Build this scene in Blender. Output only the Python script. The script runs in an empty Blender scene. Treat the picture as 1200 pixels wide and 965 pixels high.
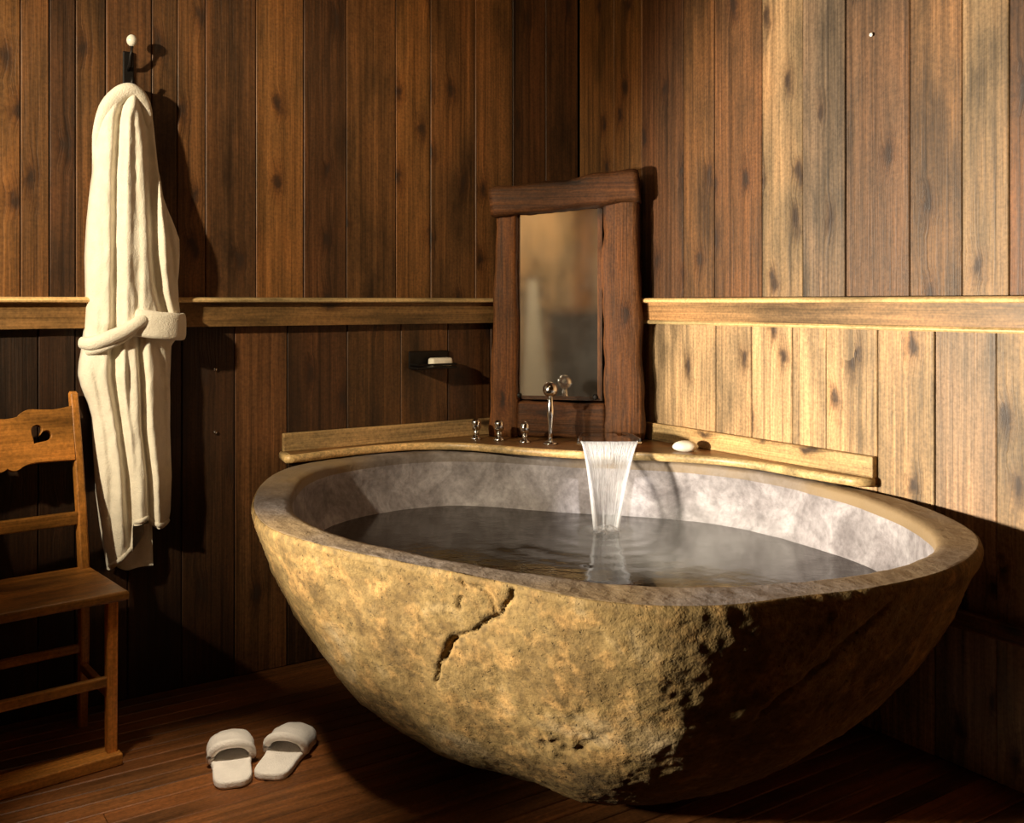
import bpy, bmesh, math, random
import numpy as np
from mathutils import Vector, Matrix, noise
random.seed(7)
S = bpy.context.scene
COL = S.collection
# ------------------------------------------------------------------ camera
EYE, FPX, HOR = 1.2, 1148.0, 355.0
cam = bpy.data.cameras.new('camera'); camo = bpy.data.objects.new('camera', cam); COL.objects.link(camo)
camo.location = (0, 0, EYE); camo.rotation_euler = (math.pi/2, 0, 0)
cam.sensor_width = 36; cam.lens = FPX/1200*36; cam.shift_y = -(482.5-HOR)/1200
cam.clip_start = .05
S.camera = camo
# ------------------------------------------------------------------ world, lights, exposure
w = bpy.data.worlds.new('World'); S.world = w; w.use_nodes = True
w.node_tree.nodes['Background'].inputs[0].default_value = (1, .8, .58, 1)
w.node_tree.nodes['Background'].inputs[1].default_value = .0
S.view_settings.view_transform = 'Standard'; S.view_settings.look = 'None'
S.view_settings.gamma = 1; S.view_settings.exposure = 0
def spot(name, loc, tgt, W, size, blend, col, rad):
    l = bpy.data.lights.new(name, 'SPOT'); l.energy = W; l.spot_size = math.radians(size); l.spot_blend = blend
    l.color = col; l.shadow_soft_size = rad
    o = bpy.data.objects.new(name, l); COL.objects.link(o); o.location = loc
    o.rotation_euler = (Vector(tgt)-Vector(loc)).to_track_quat('-Z', 'Y').to_euler()
spot('side_spot_lamp', (-2.30, 1.20, 1.02), (.55, 2.24, 1.17), 1480, 50, .6, (1, .89, .71), .12)
spot('robe_spot_lamp', (-2.10, .80, 2.10), (-1.12, 2.95, 1.38), 430, 48, .8, (1, .84, .58), .04)
spot('wall_washer_lamp', (-.35, 1.20, 2.40), (-.15, 3.60, 2.95), 115, 84, 1.0, (1, .71, .39), .12)
spot('slipper_fill_spot', (-1.05, 1.85, 2.55), (-.74, 2.32, 0), 240, 23, 1.0, (1, .84, .62), .06)  # unseen spot added to brighten the slippers and the floor around them
spot('stream_fill_spot', (.30, 1.95, 2.55), (.305, 3.13, .66), 230, 9, .6, (1, .96, .9), .03)  # unseen narrow spot added to whiten the falling water
spot('back_wall_fill_spot', (-1.30, -.20, 2.45), (-2.05, -1.30, 1.1), 110, 90, .8, (1, .84, .58), .1)  # unseen fill added so the far wall reads bright in the mirror
al = bpy.data.lights.new('ceiling_fill', 'AREA'); al.energy = 2.0; al.color = (1, .70, .38); al.size = .8  # unseen weak warm fill added under the ceiling
alo = bpy.data.objects.new('ceiling_fill', al); COL.objects.link(alo); alo.location = (-.5, 1.7, 2.58)

# ------------------------------------------------------------------ room frame
C = Vector((.265, 3.90, 0))
A = Vector((-.83727, -.54681, 0)); N_L = Vector((.54681, -.83727, 0))   # along / off the left wall
B = Vector((.54681, -.83727, 0)); N_R = Vector((-.83727, -.54681, 0))   # along / off the right wall
LA, LB, HC = 4.6, 4.4, 2.62
def s_left(px):
    q = (px-600)/FPX; return (C.x-q*C.y)/(-A.x+q*A.y)
def s_right(px):
    q = (px-600)/FPX; return (q*C.y-C.x)/(B.x-q*B.y)
def on_left(px, py, d, ref=.06):
    q = (px-600)/FPX
    Y = (ref+C.dot(N_L))/(q*N_L.x+N_L.y)
    return Vector((q*Y, Y, EYE+(HOR-py)/FPX*Y)) + N_L*(d-ref)
def rot_z(v): return math.atan2(v.y, v.x)

# ------------------------------------------------------------------ helpers
def link(name, me, mat=None, parent=None, loc=(0, 0, 0), rz=0, smooth=False):
    o = bpy.data.objects.new(name, me); COL.objects.link(o)
    if mat and not me.materials: me.materials.append(mat)
    o.location = loc; o.rotation_euler = (0, 0, rz)
    if parent: o.parent = parent
    if smooth: me.polygons.foreach_set('use_smooth', [True]*len(me.polygons))
    return o
def mesh(name, v, f):
    me = bpy.data.meshes.new(name); me.from_pydata([tuple(p) for p in v], [], f); me.update(); return me
def empty(name, loc=(0, 0, 0), rz=0):
    o = bpy.data.objects.new(name, None); COL.objects.link(o); o.location = loc; o.rotation_euler = (0, 0, rz)
    o.empty_display_size = .05
    return o
def tag(o, label, cat, group=None):
    o['label'] = label; o['category'] = cat
    if group: o['group'] = group
    return o
def structure(o): o['kind'] = 'structure'; return o
def boxm(name, x0, x1, y0, y1, z0, z1, bev=0, seg=2):
    bm = bmesh.new(); bmesh.ops.create_cube(bm, size=1)
    for v in bm.verts:
        v.co = Vector(((x0+x1)/2+v.co.x*(x1-x0), (y0+y1)/2+v.co.y*(y1-y0), (z0+z1)/2+v.co.z*(z1-z0)))
    if bev: bmesh.ops.bevel(bm, geom=bm.edges[:], offset=bev, segments=seg, affect='EDGES', profile=.5)
    me = bpy.data.meshes.new(name); bm.to_mesh(me); bm.free(); return me
def prism(name, pts, z0, z1, bev=0, seg=2):
    bm = bmesh.new(); lo = [bm.verts.new((p[0], p[1], z0)) for p in pts]; f = bm.faces.new(lo)
    f.normal_update()
    if f.normal.z > 0: bmesh.ops.reverse_faces(bm, faces=[f])
    r = bmesh.ops.extrude_face_region(bm, geom=[f]); bmesh.ops.translate(bm, verts=[g for g in r['geom'] if isinstance(g, bmesh.types.BMVert)], vec=(0, 0, z1-z0))
    bmesh.ops.recalc_face_normals(bm, faces=bm.faces[:])
    if bev:
        es = [e for e in bm.edges if len(e.link_faces) == 2 and e.calc_face_angle(0) > .7 and abs(e.verts[0].co.z-e.verts[1].co.z) < 1e-5]
        bmesh.ops.bevel(bm, geom=es, offset=bev, segments=seg, affect='EDGES', profile=.5)
    me = bpy.data.meshes.new(name); bm.to_mesh(me); bm.free(); return me
def grid_faces(nu, nv, closed_u=False, off=0):
    f = []
    for j in range(nv-1):
        for i in range(nu if closed_u else nu-1):
            a = off+j*nu+i; b = off+j*nu+(i+1) % nu
            f.append((a, b, b+nu, a+nu))
    return f
def tube(name, pts, rad, n=12, sq=1.0, cap=True, up=Vector((0, 0, 1)), flat=1.0):
    """swept round section; rad may be a list; flat squashes it along the side axis"""
    pts = [Vector(p) for p in pts]; m = len(pts); v = []
    rads = rad if isinstance(rad, (list, tuple)) else [rad]*m
    for i, p in enumerate(pts):
        t = (pts[min(i+1, m-1)]-pts[max(i-1, 0)]).normalized()
        u = up if abs(t.dot(up)) < .95 else Vector((1, 0, 0))
        x = t.cross(u).normalized(); y = x.cross(t).normalized()
        for k in range(n):
            a = 2*math.pi*k/n
            c, s = math.cos(a), math.sin(a)
            c = math.copysign(abs(c)**sq, c); s = math.copysign(abs(s)**sq, s)
            v.append(p+x*(c*rads[i]*flat)+y*(s*rads[i]))
    f = grid_faces(n, m, True)
    if cap:
        f.append(tuple(reversed(range(n)))); f.append(tuple((m-1)*n+k for k in range(n)))
    return mesh(name, v, f)
def lathe(name, prof, n=24):
    v = []; f = []
    for r, z in prof:
        for k in range(n): v.append((r*math.cos(2*math.pi*k/n), r*math.sin(2*math.pi*k/n), z))
    f = grid_faces(n, len(prof), True)
    f.append(tuple(reversed(range(n)))); f.append(tuple((len(prof)-1)*n+k for k in range(n)))
    return mesh(name, v, f)
def catmull(P, n, closed=False):
    P = [Vector(p) for p in P]; o = []; m = len(P)
    seg = m if closed else m-1
    for i in range(seg):
        g = (lambda k: P[k % m]) if closed else (lambda k: P[max(0, min(m-1, k))])
        a, b, c, d = g(i-1), g(i), g(i+1), g(i+2)
        for k in range(n):
            t = k/n
            o.append(.5*((2*b)+(c-a)*t+(2*a-5*b+4*c-d)*t*t+(3*b-a-3*c+d)*t**3))
    if not closed: o.append(P[-1])
    return o
def lerp_tab(tab, x):
    return float(np.interp(x, [t[0] for t in tab], [t[1] for t in tab]))

# ------------------------------------------------------------------ materials
class NT:
    def __init__(s, name):
        s.m = bpy.data.materials.new(name); s.m.use_nodes = True; s.t = s.m.node_tree; s.b = s.t.nodes['Principled BSDF']
    def n(s, kind, **kw):
        nd = s.t.nodes.new('ShaderNode'+kind)
        for k, v in kw.items(): setattr(nd, k, v)
        return nd
    def l(s, a, b): s.t.links.new(a, b)
    def val(s, sock, v):
        if isinstance(v, bpy.types.NodeSocket): s.l(v, sock)
        else: sock.default_value = v
    def math(s, op, a, b=0.0, c=None):
        nd = s.n('Math', operation=op); s.val(nd.inputs[0], a); s.val(nd.inputs[1], b)
        if c is not None: s.val(nd.inputs[2], c)
        return nd.outputs[0]
    def vmath(s, op, a, b):
        nd = s.n('VectorMath', operation=op); s.val(nd.inputs[0], a); s.val(nd.inputs[1], b); return nd.outputs[0]
    def noise(s, vec, scale, detail=4, rough=.55, dist=0):
        nd = s.n('TexNoise'); s.l(vec, nd.inputs['Vector']); nd.inputs['Scale'].default_value = scale
        nd.inputs['Detail'].default_value = detail; nd.inputs['Roughness'].default_value = rough; nd.inputs['Distortion'].default_value = dist
        return nd.outputs[0]
    def ramp(s, fac, stops):
        nd = s.n('ValToRGB'); s.l(fac, nd.inputs[0]); e = nd.color_ramp.elements
        while len(e) < len(stops): e.new(.5)
        for k, (p, c) in enumerate(stops):
            e[k].position = p; e[k].color = (c, c, c, 1) if not hasattr(c, '__len__') else (*c, 1)
        return nd.outputs[0]
    def mix(s, fac, a, b, mode='MIX'):
        nd = s.n('Mix', data_type='RGBA', blend_type=mode); s.val(nd.inputs[0], fac)
        for k, q in ((6, a), (7, b)):
            if isinstance(q, tuple) and len(q) == 3: q = (*q, 1)
            s.val(nd.inputs[k], q)
        return nd.outputs[2]
    def bump(s, h, strength, dist):
        nd = s.n('Bump'); nd.inputs['Strength'].default_value = strength; nd.inputs['Distance'].default_value = dist
        s.l(h, nd.inputs['Height']); s.l(nd.outputs[0], s.b.inputs['Normal'])
    def set(s, **kw):
        for k, v in kw.items(): s.val(s.b.inputs[k.replace('_', ' ')], v)
        return s

def wood(name, axis='Z', col=None, rough=.5, knots=True, contrast=1.0, gloss=.35, bump=.5):
    """col None: tint comes from each board's own object colour"""
    t = NT(name)
    oi = t.n('ObjectInfo'); tc = t.n('TexCoord')
    off = t.n('CombineXYZ'); r = oi.outputs['Random']
    t.val(off.inputs[0], t.math('MULTIPLY', r, 31.7)); t.val(off.inputs[1], t.math('MULTIPLY', r, 77.1)); t.val(off.inputs[2], t.math('MULTIPLY', r, 53.3))
    p = tc.outputs['Object']
    mp = t.n('Mapping')
    if axis == 'X': mp.inputs['Rotation'].default_value = (0, math.pi/2, 0)
    if axis == 'Y': mp.inputs['Rotation'].default_value = (math.pi/2, 0, 0)
    t.l(p, mp.inputs[0])
    p = t.vmath('ADD', mp.outputs[0], off.outputs[0])
    # knots
    vo = t.n('TexVoronoi', feature='F1', voronoi_dimensions='2D'); vo.inputs['Scale'].default_value = 1
    sk = t.n('SeparateXYZ'); t.l(p, sk.inputs[0]); ck = t.n('CombineXYZ')
    kw = t.math('MULTIPLY', t.math('SUBTRACT', t.noise(p, 18, 3), .5), .35)
    t.val(ck.inputs[0], t.math('ADD', t.math('MULTIPLY', sk.outputs[0], 8.0), kw)); t.val(ck.inputs[1], t.math('ADD', t.math('MULTIPLY', sk.outputs[2], 3.6), kw))
    t.l(ck.outputs[0], vo.inputs['Vector'])
    d = vo.outputs['Distance']
    sep = t.n('SeparateColor'); t.l(vo.outputs['Color'], sep.inputs[0])
    has = t.math('GREATER_THAN', sep.outputs[0], .45)
    near = t.math('MULTIPLY', t.ramp(d, [(0, 1), (.30, 0)]), has)
    core = t.math('MULTIPLY', t.ramp(t.math('ADD', d, t.math('MULTIPLY', t.noise(p, 30, 3), .06)), [(.07, 1), (.18, 0)]), has)
    sx = t.n('SeparateXYZ'); t.l(p, sx.inputs[0])
    cx = t.n('CombineXYZ')
    warp = t.math('MULTIPLY', near, .014 if knots else 0)
    wob = t.math('MULTIPLY', t.math('SUBTRACT', t.noise(t.vmath('MULTIPLY', p, (3, 3, .7)), 1, 2), .5), .010)
    t.val(cx.inputs[0], t.math('ADD', t.math('ADD', sx.outputs[0], warp), wob)); t.val(cx.inputs[1], sx.outputs[1]); t.val(cx.inputs[2], sx.outputs[2])
    g = t.noise(t.vmath('MULTIPLY', cx.outputs[0], (70, 70, .8)), 1, 8, .66, .0)
    fine = t.noise(t.vmath('MULTIPLY', cx.outputs[0], (230, 230, 6)), 1, 3, .6)
    blot = t.noise(t.vmath('MULTIPLY', p, (6, 6, 1.7)), 1, 5, .6, .2)
    gr = t.ramp(g, [(.30, 1-.62*contrast), (.48, 1-.12*contrast), (.66, 1+.32*contrast)])
    base = oi.outputs['Color'] if col is None else (*col, 1)
    red = t.mix(t.math('MULTIPLY', t.ramp(blot, [(.42, 0), (.7, 1)]), .55), base, (1.0, .74, .56), 'MULTIPLY')
    c = t.mix(1, red, gr, 'MULTIPLY')
    c = t.mix(1, c, t.ramp(t.math('MULTIPLY', t.math('ADD', fine, t.noise(p, 120, 2)), .5), [(.32, .55), (.62, 1.2)]), 'MULTIPLY')
    c = t.mix(1, c, t.ramp(blot, [(.30, .25), (.42, .70), (.5, 1.0), (.70, 1.55)]), 'MULTIPLY')
    if knots:
        c = t.mix(t.math('MULTIPLY', near, .7), c, (.42, .28, .19), 'MULTIPLY')
        c = t.mix(t.math('MULTIPLY', core, .85), c, (.025, .013, .007))
    t.set(Base_Color=c, Specular_IOR_Level=gloss)
    t.set(Roughness=t.math('ADD', t.math('MULTIPLY', g, .25), rough-.12))
    h = t.math('ADD', t.math('MULTIPLY', g, .7), t.math('MULTIPLY', fine, .5))
    t.bump(h, bump, .004)
    return t.m
def plain(name, col, rough=.5, metal=0, spec=.5, bump=None):
    t = NT(name); tc = t.n('TexCoord')
    nz = t.noise(tc.outputs['Object'], 40, 4)
    c = t.mix(1, (*col, 1), t.ramp(nz, [(.3, .85), (.7, 1.1)]), 'MULTIPLY')
    t.set(Base_Color=c, Roughness=rough, Metallic=metal, Specular_IOR_Level=spec)
    if bump: t.bump(t.noise(tc.outputs['Object'], bump[0], 3), bump[1], bump[2])
    return t.m
M_WALL = wood('wall_boards', 'Z')
M_FLOOR = wood('floor_boards', 'X', None, .42, False, .7, .4, .25)
M_RAIL = wood('pale_rail_wood', 'X', (.29, .165, .068), .45, True, .7, .4, .3)
M_BACK = wood('ledge_back_wood', 'X', (.44, .29, .125), .45, True, .6, .4, .3)
M_LEDGE = wood('ledge_wood', 'X', (.23, .11, .035), .35, False, .7, .5, .2)
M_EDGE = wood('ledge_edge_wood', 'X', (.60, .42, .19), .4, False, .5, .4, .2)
M_CHAIR = wood('pine_chair_wood', 'X', (.44, .185, .036), .38, False, .55, .45, .2)
M_CHAIRV = wood('pine_chair_upright', 'Z', (.44, .185, .036), .38, False, .55, .45, .2)
M_FRAMEV = wood('mirror_timber_upright', 'Z', (.125, .048, .014), .6, True, 1.3, .25, .9)
M_FRAMEH = wood('mirror_timber_cross', 'X', (.095, .037, .012), .6, True, 1.3, .25, .9)
M_DARK = plain('dark_gap', (.01, .006, .004), .9)
M_IRON = plain('dark_iron', (.02, .017, .015), .5, .8)
M_CHROME = plain('chrome', (.75, .74, .73), .12, 1)
M_WHITEC = plain('glazed_ceramic', (.82, .78, .68), .15)
M_SOAP = plain('cream_soap', (.86, .80, .66), .45)
M_CEIL = plain('ceiling_boards', (.10, .05, .022), .8)
def terry(name, col):
    t = NT(name); tc = t.n('TexCoord'); p = tc.outputs['Object']
    a = t.noise(p, 260, 2); b = t.noise(p, 28, 3)
    c = t.mix(1, (*col, 1), t.ramp(b, [(.3, .9), (.7, 1.04)]), 'MULTIPLY')
    t.set(Base_Color=c, Roughness=.95, Specular_IOR_Level=.1, Sheen_Weight=.25)
    t.bump(t.math('ADD', a, t.math('MULTIPLY', b, 1.2)), .55, .004)
    return t.m
M_TERRY = terry('cream_terry', (.84, .77, .64))
M_SLIP = terry('white_terry', (.93, .88, .82))

# ------------------------------------------------------------------ the room shell
def board(name, x0, x1, z0, z1, y0, y1, parent, col, mat, jit=0, ch=.0022):
    """upright or lying wall board with chamfered front edges, origin at its centre"""
    cx, cz = (x0+x1)/2, (z0+z1)/2; hx, hz = (x1-x0)/2, (z1-z0)/2
    v = []
    for (yy, ins) in ((0, 0), (y1-y0-ch, 0), (y1-y0, ch)):
        v += [(-hx+ins, yy, -hz), (hx-ins, yy, -hz), (hx-ins, yy, hz), (-hx+ins, yy, hz)]
    f = [(0, 1, 2, 3), (11, 10, 9, 8)]
    for k in (0, 4):
        for i in range(4): f.append((k+i, k+4+i, k+4+(i+1) % 4, k+(i+1) % 4))
    o = link(name, mesh(name, v, f), mat, parent, (cx, y0+jit, cz))
    o.color = (*col, 1)
    return o
def wall(name, loc, ang, L, sgn, upper, lower, split=1.16):
    w_ = structure(link(name, boxm(name, min(0, sgn*L), max(0, sgn*L), -.09, -.03, 0, HC), M_DARK, None, loc, ang))
    for z0, z1, tab in ((split, HC, upper), (.0, split-.004, lower)):
        for k in range(len(tab)-1):
            s0, s1, c = tab[k][0], tab[k+1][0], tab[k][1]
            g = .0006+.0011*random.random()
            a, b = sgn*(s0+g), sgn*(s1-g)
            board('plank', min(a, b), max(a, b), z0, z1, -.03, 0, w_, c, M_WALL, -.004*random.random())
    return w_
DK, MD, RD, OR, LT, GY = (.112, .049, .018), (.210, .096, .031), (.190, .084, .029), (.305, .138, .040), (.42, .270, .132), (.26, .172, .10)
def table(edges, cols, fn, L, far):
    t = [(fn(e) if i else 0.0, c) for i, (e, c) in enumerate(zip(edges, cols))]
    s = fn(edges[len(cols)]); t.append((s, None)); t[-1] = (s, far[0])
    k = 0
    while s < L-.02:
        s = min(L, s+.12+.09*random.random()); k += 1; t.append((s, far[k % len(far)]))
    return t
def mul(c, k): return tuple(x*k for x in c)
ul = table([678, 640, 601, 557, 505, 464, 406, 356, 300, 241, 208, 178, 124, 89, 58, 24, -25],
           [DK, mul(DK, .9), mul(MD, 1.15), MD, OR, MD, mul(DK, 1.1), OR, mul(RD, .8), MD, mul(MD, .9), RD, mul(MD, .9), DK, MD, OR], lambda e: s_left(e), LA, [MD, RD, OR])
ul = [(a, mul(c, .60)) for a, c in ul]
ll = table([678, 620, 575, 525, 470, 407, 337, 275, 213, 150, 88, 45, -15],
           [mul(c, .52) for c in (DK, DK, mul(DK, 1.1), MD, mul(MD, .9), DK, RD, mul(DK, .7), mul(DK, .55), mul(DK, .5), mul(DK, .5), mul(DK, .5))], s_left, LA, [MD, RD, DK])  # lower left boards darkened in colour for shade, most by robe and chair
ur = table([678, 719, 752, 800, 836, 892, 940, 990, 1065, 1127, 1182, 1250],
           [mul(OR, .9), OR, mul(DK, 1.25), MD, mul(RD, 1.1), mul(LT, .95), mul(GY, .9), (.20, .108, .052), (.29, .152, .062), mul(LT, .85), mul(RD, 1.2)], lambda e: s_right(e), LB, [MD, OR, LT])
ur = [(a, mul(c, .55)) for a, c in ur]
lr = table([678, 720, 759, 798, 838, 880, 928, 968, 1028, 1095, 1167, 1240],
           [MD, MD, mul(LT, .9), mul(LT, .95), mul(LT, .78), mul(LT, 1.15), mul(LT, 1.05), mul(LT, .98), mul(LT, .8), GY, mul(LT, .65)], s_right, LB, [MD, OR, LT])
AL, AR = rot_z(A), rot_z(-B)
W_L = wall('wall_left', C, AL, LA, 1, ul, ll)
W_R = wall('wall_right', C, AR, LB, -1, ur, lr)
def even(L, cols):
    t = []; s = 0
    while s < L-.05: t.append((s, random.choice(cols))); s += .19+.08*random.random()
    t.append((L, cols[0])); return t
far = [mul(LT, 1.1), mul(LT, .9), GY, mul(OR, 1.2)]
PB = C+A*LA
wall('wall_back', PB+B*LB, rot_z(-B), LB, 1, even(LB, far), even(LB, far)) if False else None
W_B = wall('wall_back', PB+B*0, rot_z(B), LB, 1, even(LB, far), even(LB, far))
W_S = wall('wall_side', C+B*LB, rot_z(A)+math.pi, LA, -1, even(LA, [MD, RD, OR]), even(LA, [MD, RD, OR]))
fl = structure(link('floor', boxm('floor', -.1, LA+.1, -.1, LB+.1, -.08, -.022), M_DARK, None, C, AL))
bw = .0605; k = 0; y = 0.0
while y < LB:
    x = 0.0
    while x < LA-.01:
        x1 = min(LA, x+random.choice((1.9, 2.6, 3.3, 4.6)))
        if LA-x1 < .5: x1 = LA
        t_ = .75+.5*random.random()
        col = mul((.165, .064, .019), t_)
        cx, cy = (x+x1)/2, y+bw/2; hx, hy = (x1-x)/2-.0008, bw/2-.0011; ch = .002
        v = [];
        for zz, i_ in ((-.022, 0), (-ch, 0), (0, ch)): v += [(-hx, -hy+i_, zz), (hx, -hy+i_, zz), (hx, hy-i_, zz), (-hx, hy-i_, zz)]
        f = [(3, 2, 1, 0), (8, 9, 10, 11)]
        for q in (0, 4):
            for i in range(4): f.append((q+i, q+(i+1) % 4, q+4+(i+1) % 4, q+4+i))
        o = link('floorboard', mesh('floorboard', v, f), M_FLOOR, fl, (cx, cy, -.0006*random.random())); o.color = (*col, 1)
        x = x1
    y += bw
structure(link('ceiling', boxm('ceiling', -.1, LA+.1, -.1, LB+.1, HC, HC+.06), M_CEIL, None, C, AL))

# ledge rails running round the room at chest height
def strip(name, P, x0, x1):
    n = len(P); v = [(x0, a, b) for a, b in P]+[(x1, a, b) for a, b in P]
    f = [(i, (i+1) % n, n+(i+1) % n, n+i) for i in range(n)]+[tuple(reversed(range(n))), tuple(range(n, 2*n))]
    me = mesh(name, v, f); bm = bmesh.new(); bm.from_mesh(me); bmesh.ops.recalc_face_normals(bm, faces=bm.faces[:]); bm.to_mesh(me); bm.free()
    return me
def wall_rail(name, x0, x1, ang, lip, mat):
    """ledge rail: face board with a rounded cap strip (and a bottom lip), coloured paler for the lit edges, local y off the wall"""
    H0, H1 = 1.125, 1.217
    r = structure(link(name, strip(name, [(0, H0), (.030, H0), (.030, H1-.017), (0, H1-.017)], x0, x1), mat, None, C, ang))
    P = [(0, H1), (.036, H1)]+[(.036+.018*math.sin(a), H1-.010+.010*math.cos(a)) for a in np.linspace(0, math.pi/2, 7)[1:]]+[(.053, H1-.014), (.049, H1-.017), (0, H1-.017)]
    link('lit_cap_strip', strip('lit_cap_strip', P, x0, x1), M_EDGE, r)  # paler tone puts the lit top edge into the colour
    if lip:
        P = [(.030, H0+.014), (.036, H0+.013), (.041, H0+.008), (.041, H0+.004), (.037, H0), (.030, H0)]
        link('lit_bottom_lip', strip('lit_bottom_lip', P, x0, x1), M_EDGE, r)  # paler tone again, for light caught along the lower edge
    return r
wall_rail('trim_1', .02, LA-.02, AL, False, wood('rail_wood_left', 'X', (.21, .115, .040), .45, True, .7, .4, .3))
wall_rail('trim_2', -LB+.02, -.02, AR, True, M_RAIL)
structure(link('trim_3', boxm('trim_3', -LB+.02, -.02, .0, .03, .365, .41, .005), wood('low_rail_wood', 'X', (.20, .09, .03)), None, C, AR))

# ------------------------------------------------------------------ stone tub
def rim_z(Y): return np.minimum(.645+.03*(Y-1.75), .681)
OUT = [(-.705,3.10),(-.728,2.86),(-.709,2.688),(-.683,2.569),(-.634,2.426),(-.586,2.337),(-.44,2.197),(-.274,2.085),(-.139,2.002),(-.037,1.935),(.007,1.908),(.15,1.814),(.249,1.786),(.31,1.782),(.389,1.786),(.533,1.838),(.716,1.898),(.862,1.979),(.963,2.067),(1.034,2.163),(1.08,2.254),(1.095,2.369),(1.065,2.6),(.95,2.80),(.83,2.97),(.66,3.18),(.45,3.33),(.2,3.42),(-.08,3.50),(-.28,3.485),(-.48,3.375),(-.62,3.24)]
INN = [(-.627,3.0),(-.623,2.796),(-.597,2.608),(-.549,2.461),(-.441,2.321),(-.237,2.156),(-.039,2.037),(.007,2.008),(.15,1.951),(.267,1.919),(.382,1.908),(.533,1.93),(.73,1.996),(.858,2.073),(.936,2.15),(.976,2.218),(.997,2.298),(1.0,2.46),(.965,2.637),(.88,2.83),(.77,3.01),(.62,3.155),(.42,3.235),(.2,3.285),(.05,3.34),(-.1,3.40),(-.25,3.42),(-.4,3.345),(-.52,3.24),(-.6,3.11)]
TC = np.array([.2, 2.6])
def polar(P, th, sm):
    P = np.array(P)-TC; t = np.arctan2(P[:, 1], P[:, 0]); r = np.hypot(P[:, 0], P[:, 1]); o = np.argsort(t); t, r = t[o], r[o]
    t = np.concatenate([t-2*np.pi, t, t+2*np.pi]); r = np.tile(r, 3)
    q = np.interp(th, t, r)
    for _ in range(sm): q = .25*np.roll(q, 1)+.5*q+.25*np.roll(q, -1)
    return q
NTH = 900
TH = np.linspace(-np.pi, np.pi, NTH+1)[:-1]
RO, RI = polar(OUT, TH, 60), polar(INN, TH, 120)
ZR = rim_z(TC[1]+RO*np.sin(TH))
ZW = .50                                   # bath water level
def inner_r(z):                            # inner radius at height z (array over TH)
    h = np.clip((ZR-.012-z)/(ZR-.012-.13), 0, 1)
    return (RI-.012)*(1-h**2.3)**.5
def make_tub():
    rings = []; kinds = []
    n_e = 190
    for i in range(n_e):
        t = i/(n_e-1); x = math.sin(t*math.pi/2)**.9; z = 1-max(0, math.cos(t*math.pi/2))**1.5
        rf = .1*RO.mean()*.6+.1*RO*.4
        rr = rf+(RO-rf)*x
        rings.append(np.stack([TC[0]+rr*np.cos(TH), TC[1]+rr*np.sin(TH), (ZR-.014)*z], 1)); kinds.append(0)
    for a in np.linspace(0, math.pi/2, 6)[1:]:
        rr = RO-.007*(1-math.cos(a)); rings.append(np.stack([TC[0]+rr*np.cos(TH), TC[1]+rr*np.sin(TH), ZR-.014+.014*math.sin(a)], 1)); kinds.append(0)
    for q in np.linspace(0, 1, 16)[1:-1]:
        rr = (RO-.007)*(1-q)+(RI+.012)*q; rings.append(np.stack([TC[0]+rr*np.cos(TH), TC[1]+rr*np.sin(TH), ZR+0*TH], 1)); kinds.append(1)
    for a in np.linspace(0, math.pi/2, 6):
        rr = RI+.012*(1-2*math.sin(a)) if False else RI+.012-.024*math.sin(a)**1.0
        rings.append(np.stack([TC[0]+rr*np.cos(TH), TC[1]+rr*np.sin(TH), ZR-.012*(1-math.cos(a))], 1)); kinds.append(1)
    for h in np.linspace(0, 1, 60)[1:]**.8:
        z = (ZR-.012)-(ZR-.012-.13)*h
        rr = np.maximum(.02, (RI-.012)*(1-h**2.3)**.5)
        rings.append(np.stack([TC[0]+rr*np.cos(TH), TC[1]+rr*np.sin(TH), z], 1)); kinds.append(2)
    return rings, kinds
rings, kinds = make_tub()
V = np.concatenate(rings); nr = len(rings)
KV = np.repeat(kinds, NTH)
ctr = np.array([TC[0], TC[1], .45])
# cracks and hollows of the boulder skin, as (bearing, height) paths
CRACKS = [   # path, half width, depth
    ([(-1.85,.636),(-1.859,.628),(-1.885,.60),(-1.92,.573),(-1.963,.55),(-2.007,.53),(-2.059,.512),(-2.103,.493),(-2.138,.468),(-2.164,.443),(-2.19,.413),(-2.217,.379)], .0052, .013),
    ([(-2.09,.497),(-2.138,.468),(-2.155,.452)], .008, .013),
    ([(-1.87,.612),(-1.95,.545),(-2.06,.50)], .034, .006), ([(-1.90,.50),(-2.04,.455),(-2.10,.41)], .05, -.006),
    ([(-1.972,.637),(-1.946,.632),(-1.929,.611),(-1.92,.577)], .0045, .008),
    ([(-2.025,.601),(-2.051,.573)], .005, .010), ([(-2.016,.639),(-2.007,.634)], .008, .012),
    ([(-1.798,.281),(-1.745,.274),(-1.684,.278),(-1.641,.303)], .016, .012),
    ([(-1.74,.33),(-1.69,.34)], .05, .012),
    ([(-1.38,.60),(-1.29,.52),(-1.26,.44)], .045, .007),
    ([(-.90,.60),(-1.0,.54),(-1.09,.48),(-1.17,.40)], .008, .012),
    ([(-.97,.62),(-1.07,.55),(-1.16,.48),(-1.24,.40)], .040, -.010)]
disp = np.zeros(len(V))
for i, (x, y, z) in enumerate(V):
    p = Vector((x, y, z))
    if KV[i] == 0:
        d = .016*noise.noise(p*2.6)+.010*noise.noise(p*6+Vector((4, 1, 7)))+.0045*noise.noise(p*17)+.0024*noise.noise(p*45)+.0012*noise.noise(p*110)
        g = noise.noise(p*3.3+Vector((9, 2, 3))); d -= .010*max(0, .12-abs(g))/.12 * max(0, noise.noise(p*1.7+Vector((1, 8, 2))))
        e = min(1, max(0, (z)/.05)); tfac = i//NTH/189
        disp[i] = d*e*(1-.75*max(0, (tfac-.9)/.1))
    elif KV[i] == 1:
        disp[i] = .0025*noise.noise(p*9)+.0012*noise.noise(p*34)
    else:
        disp[i] = .004*noise.noise(p*7)+.0015*noise.noise(p*30)
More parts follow.
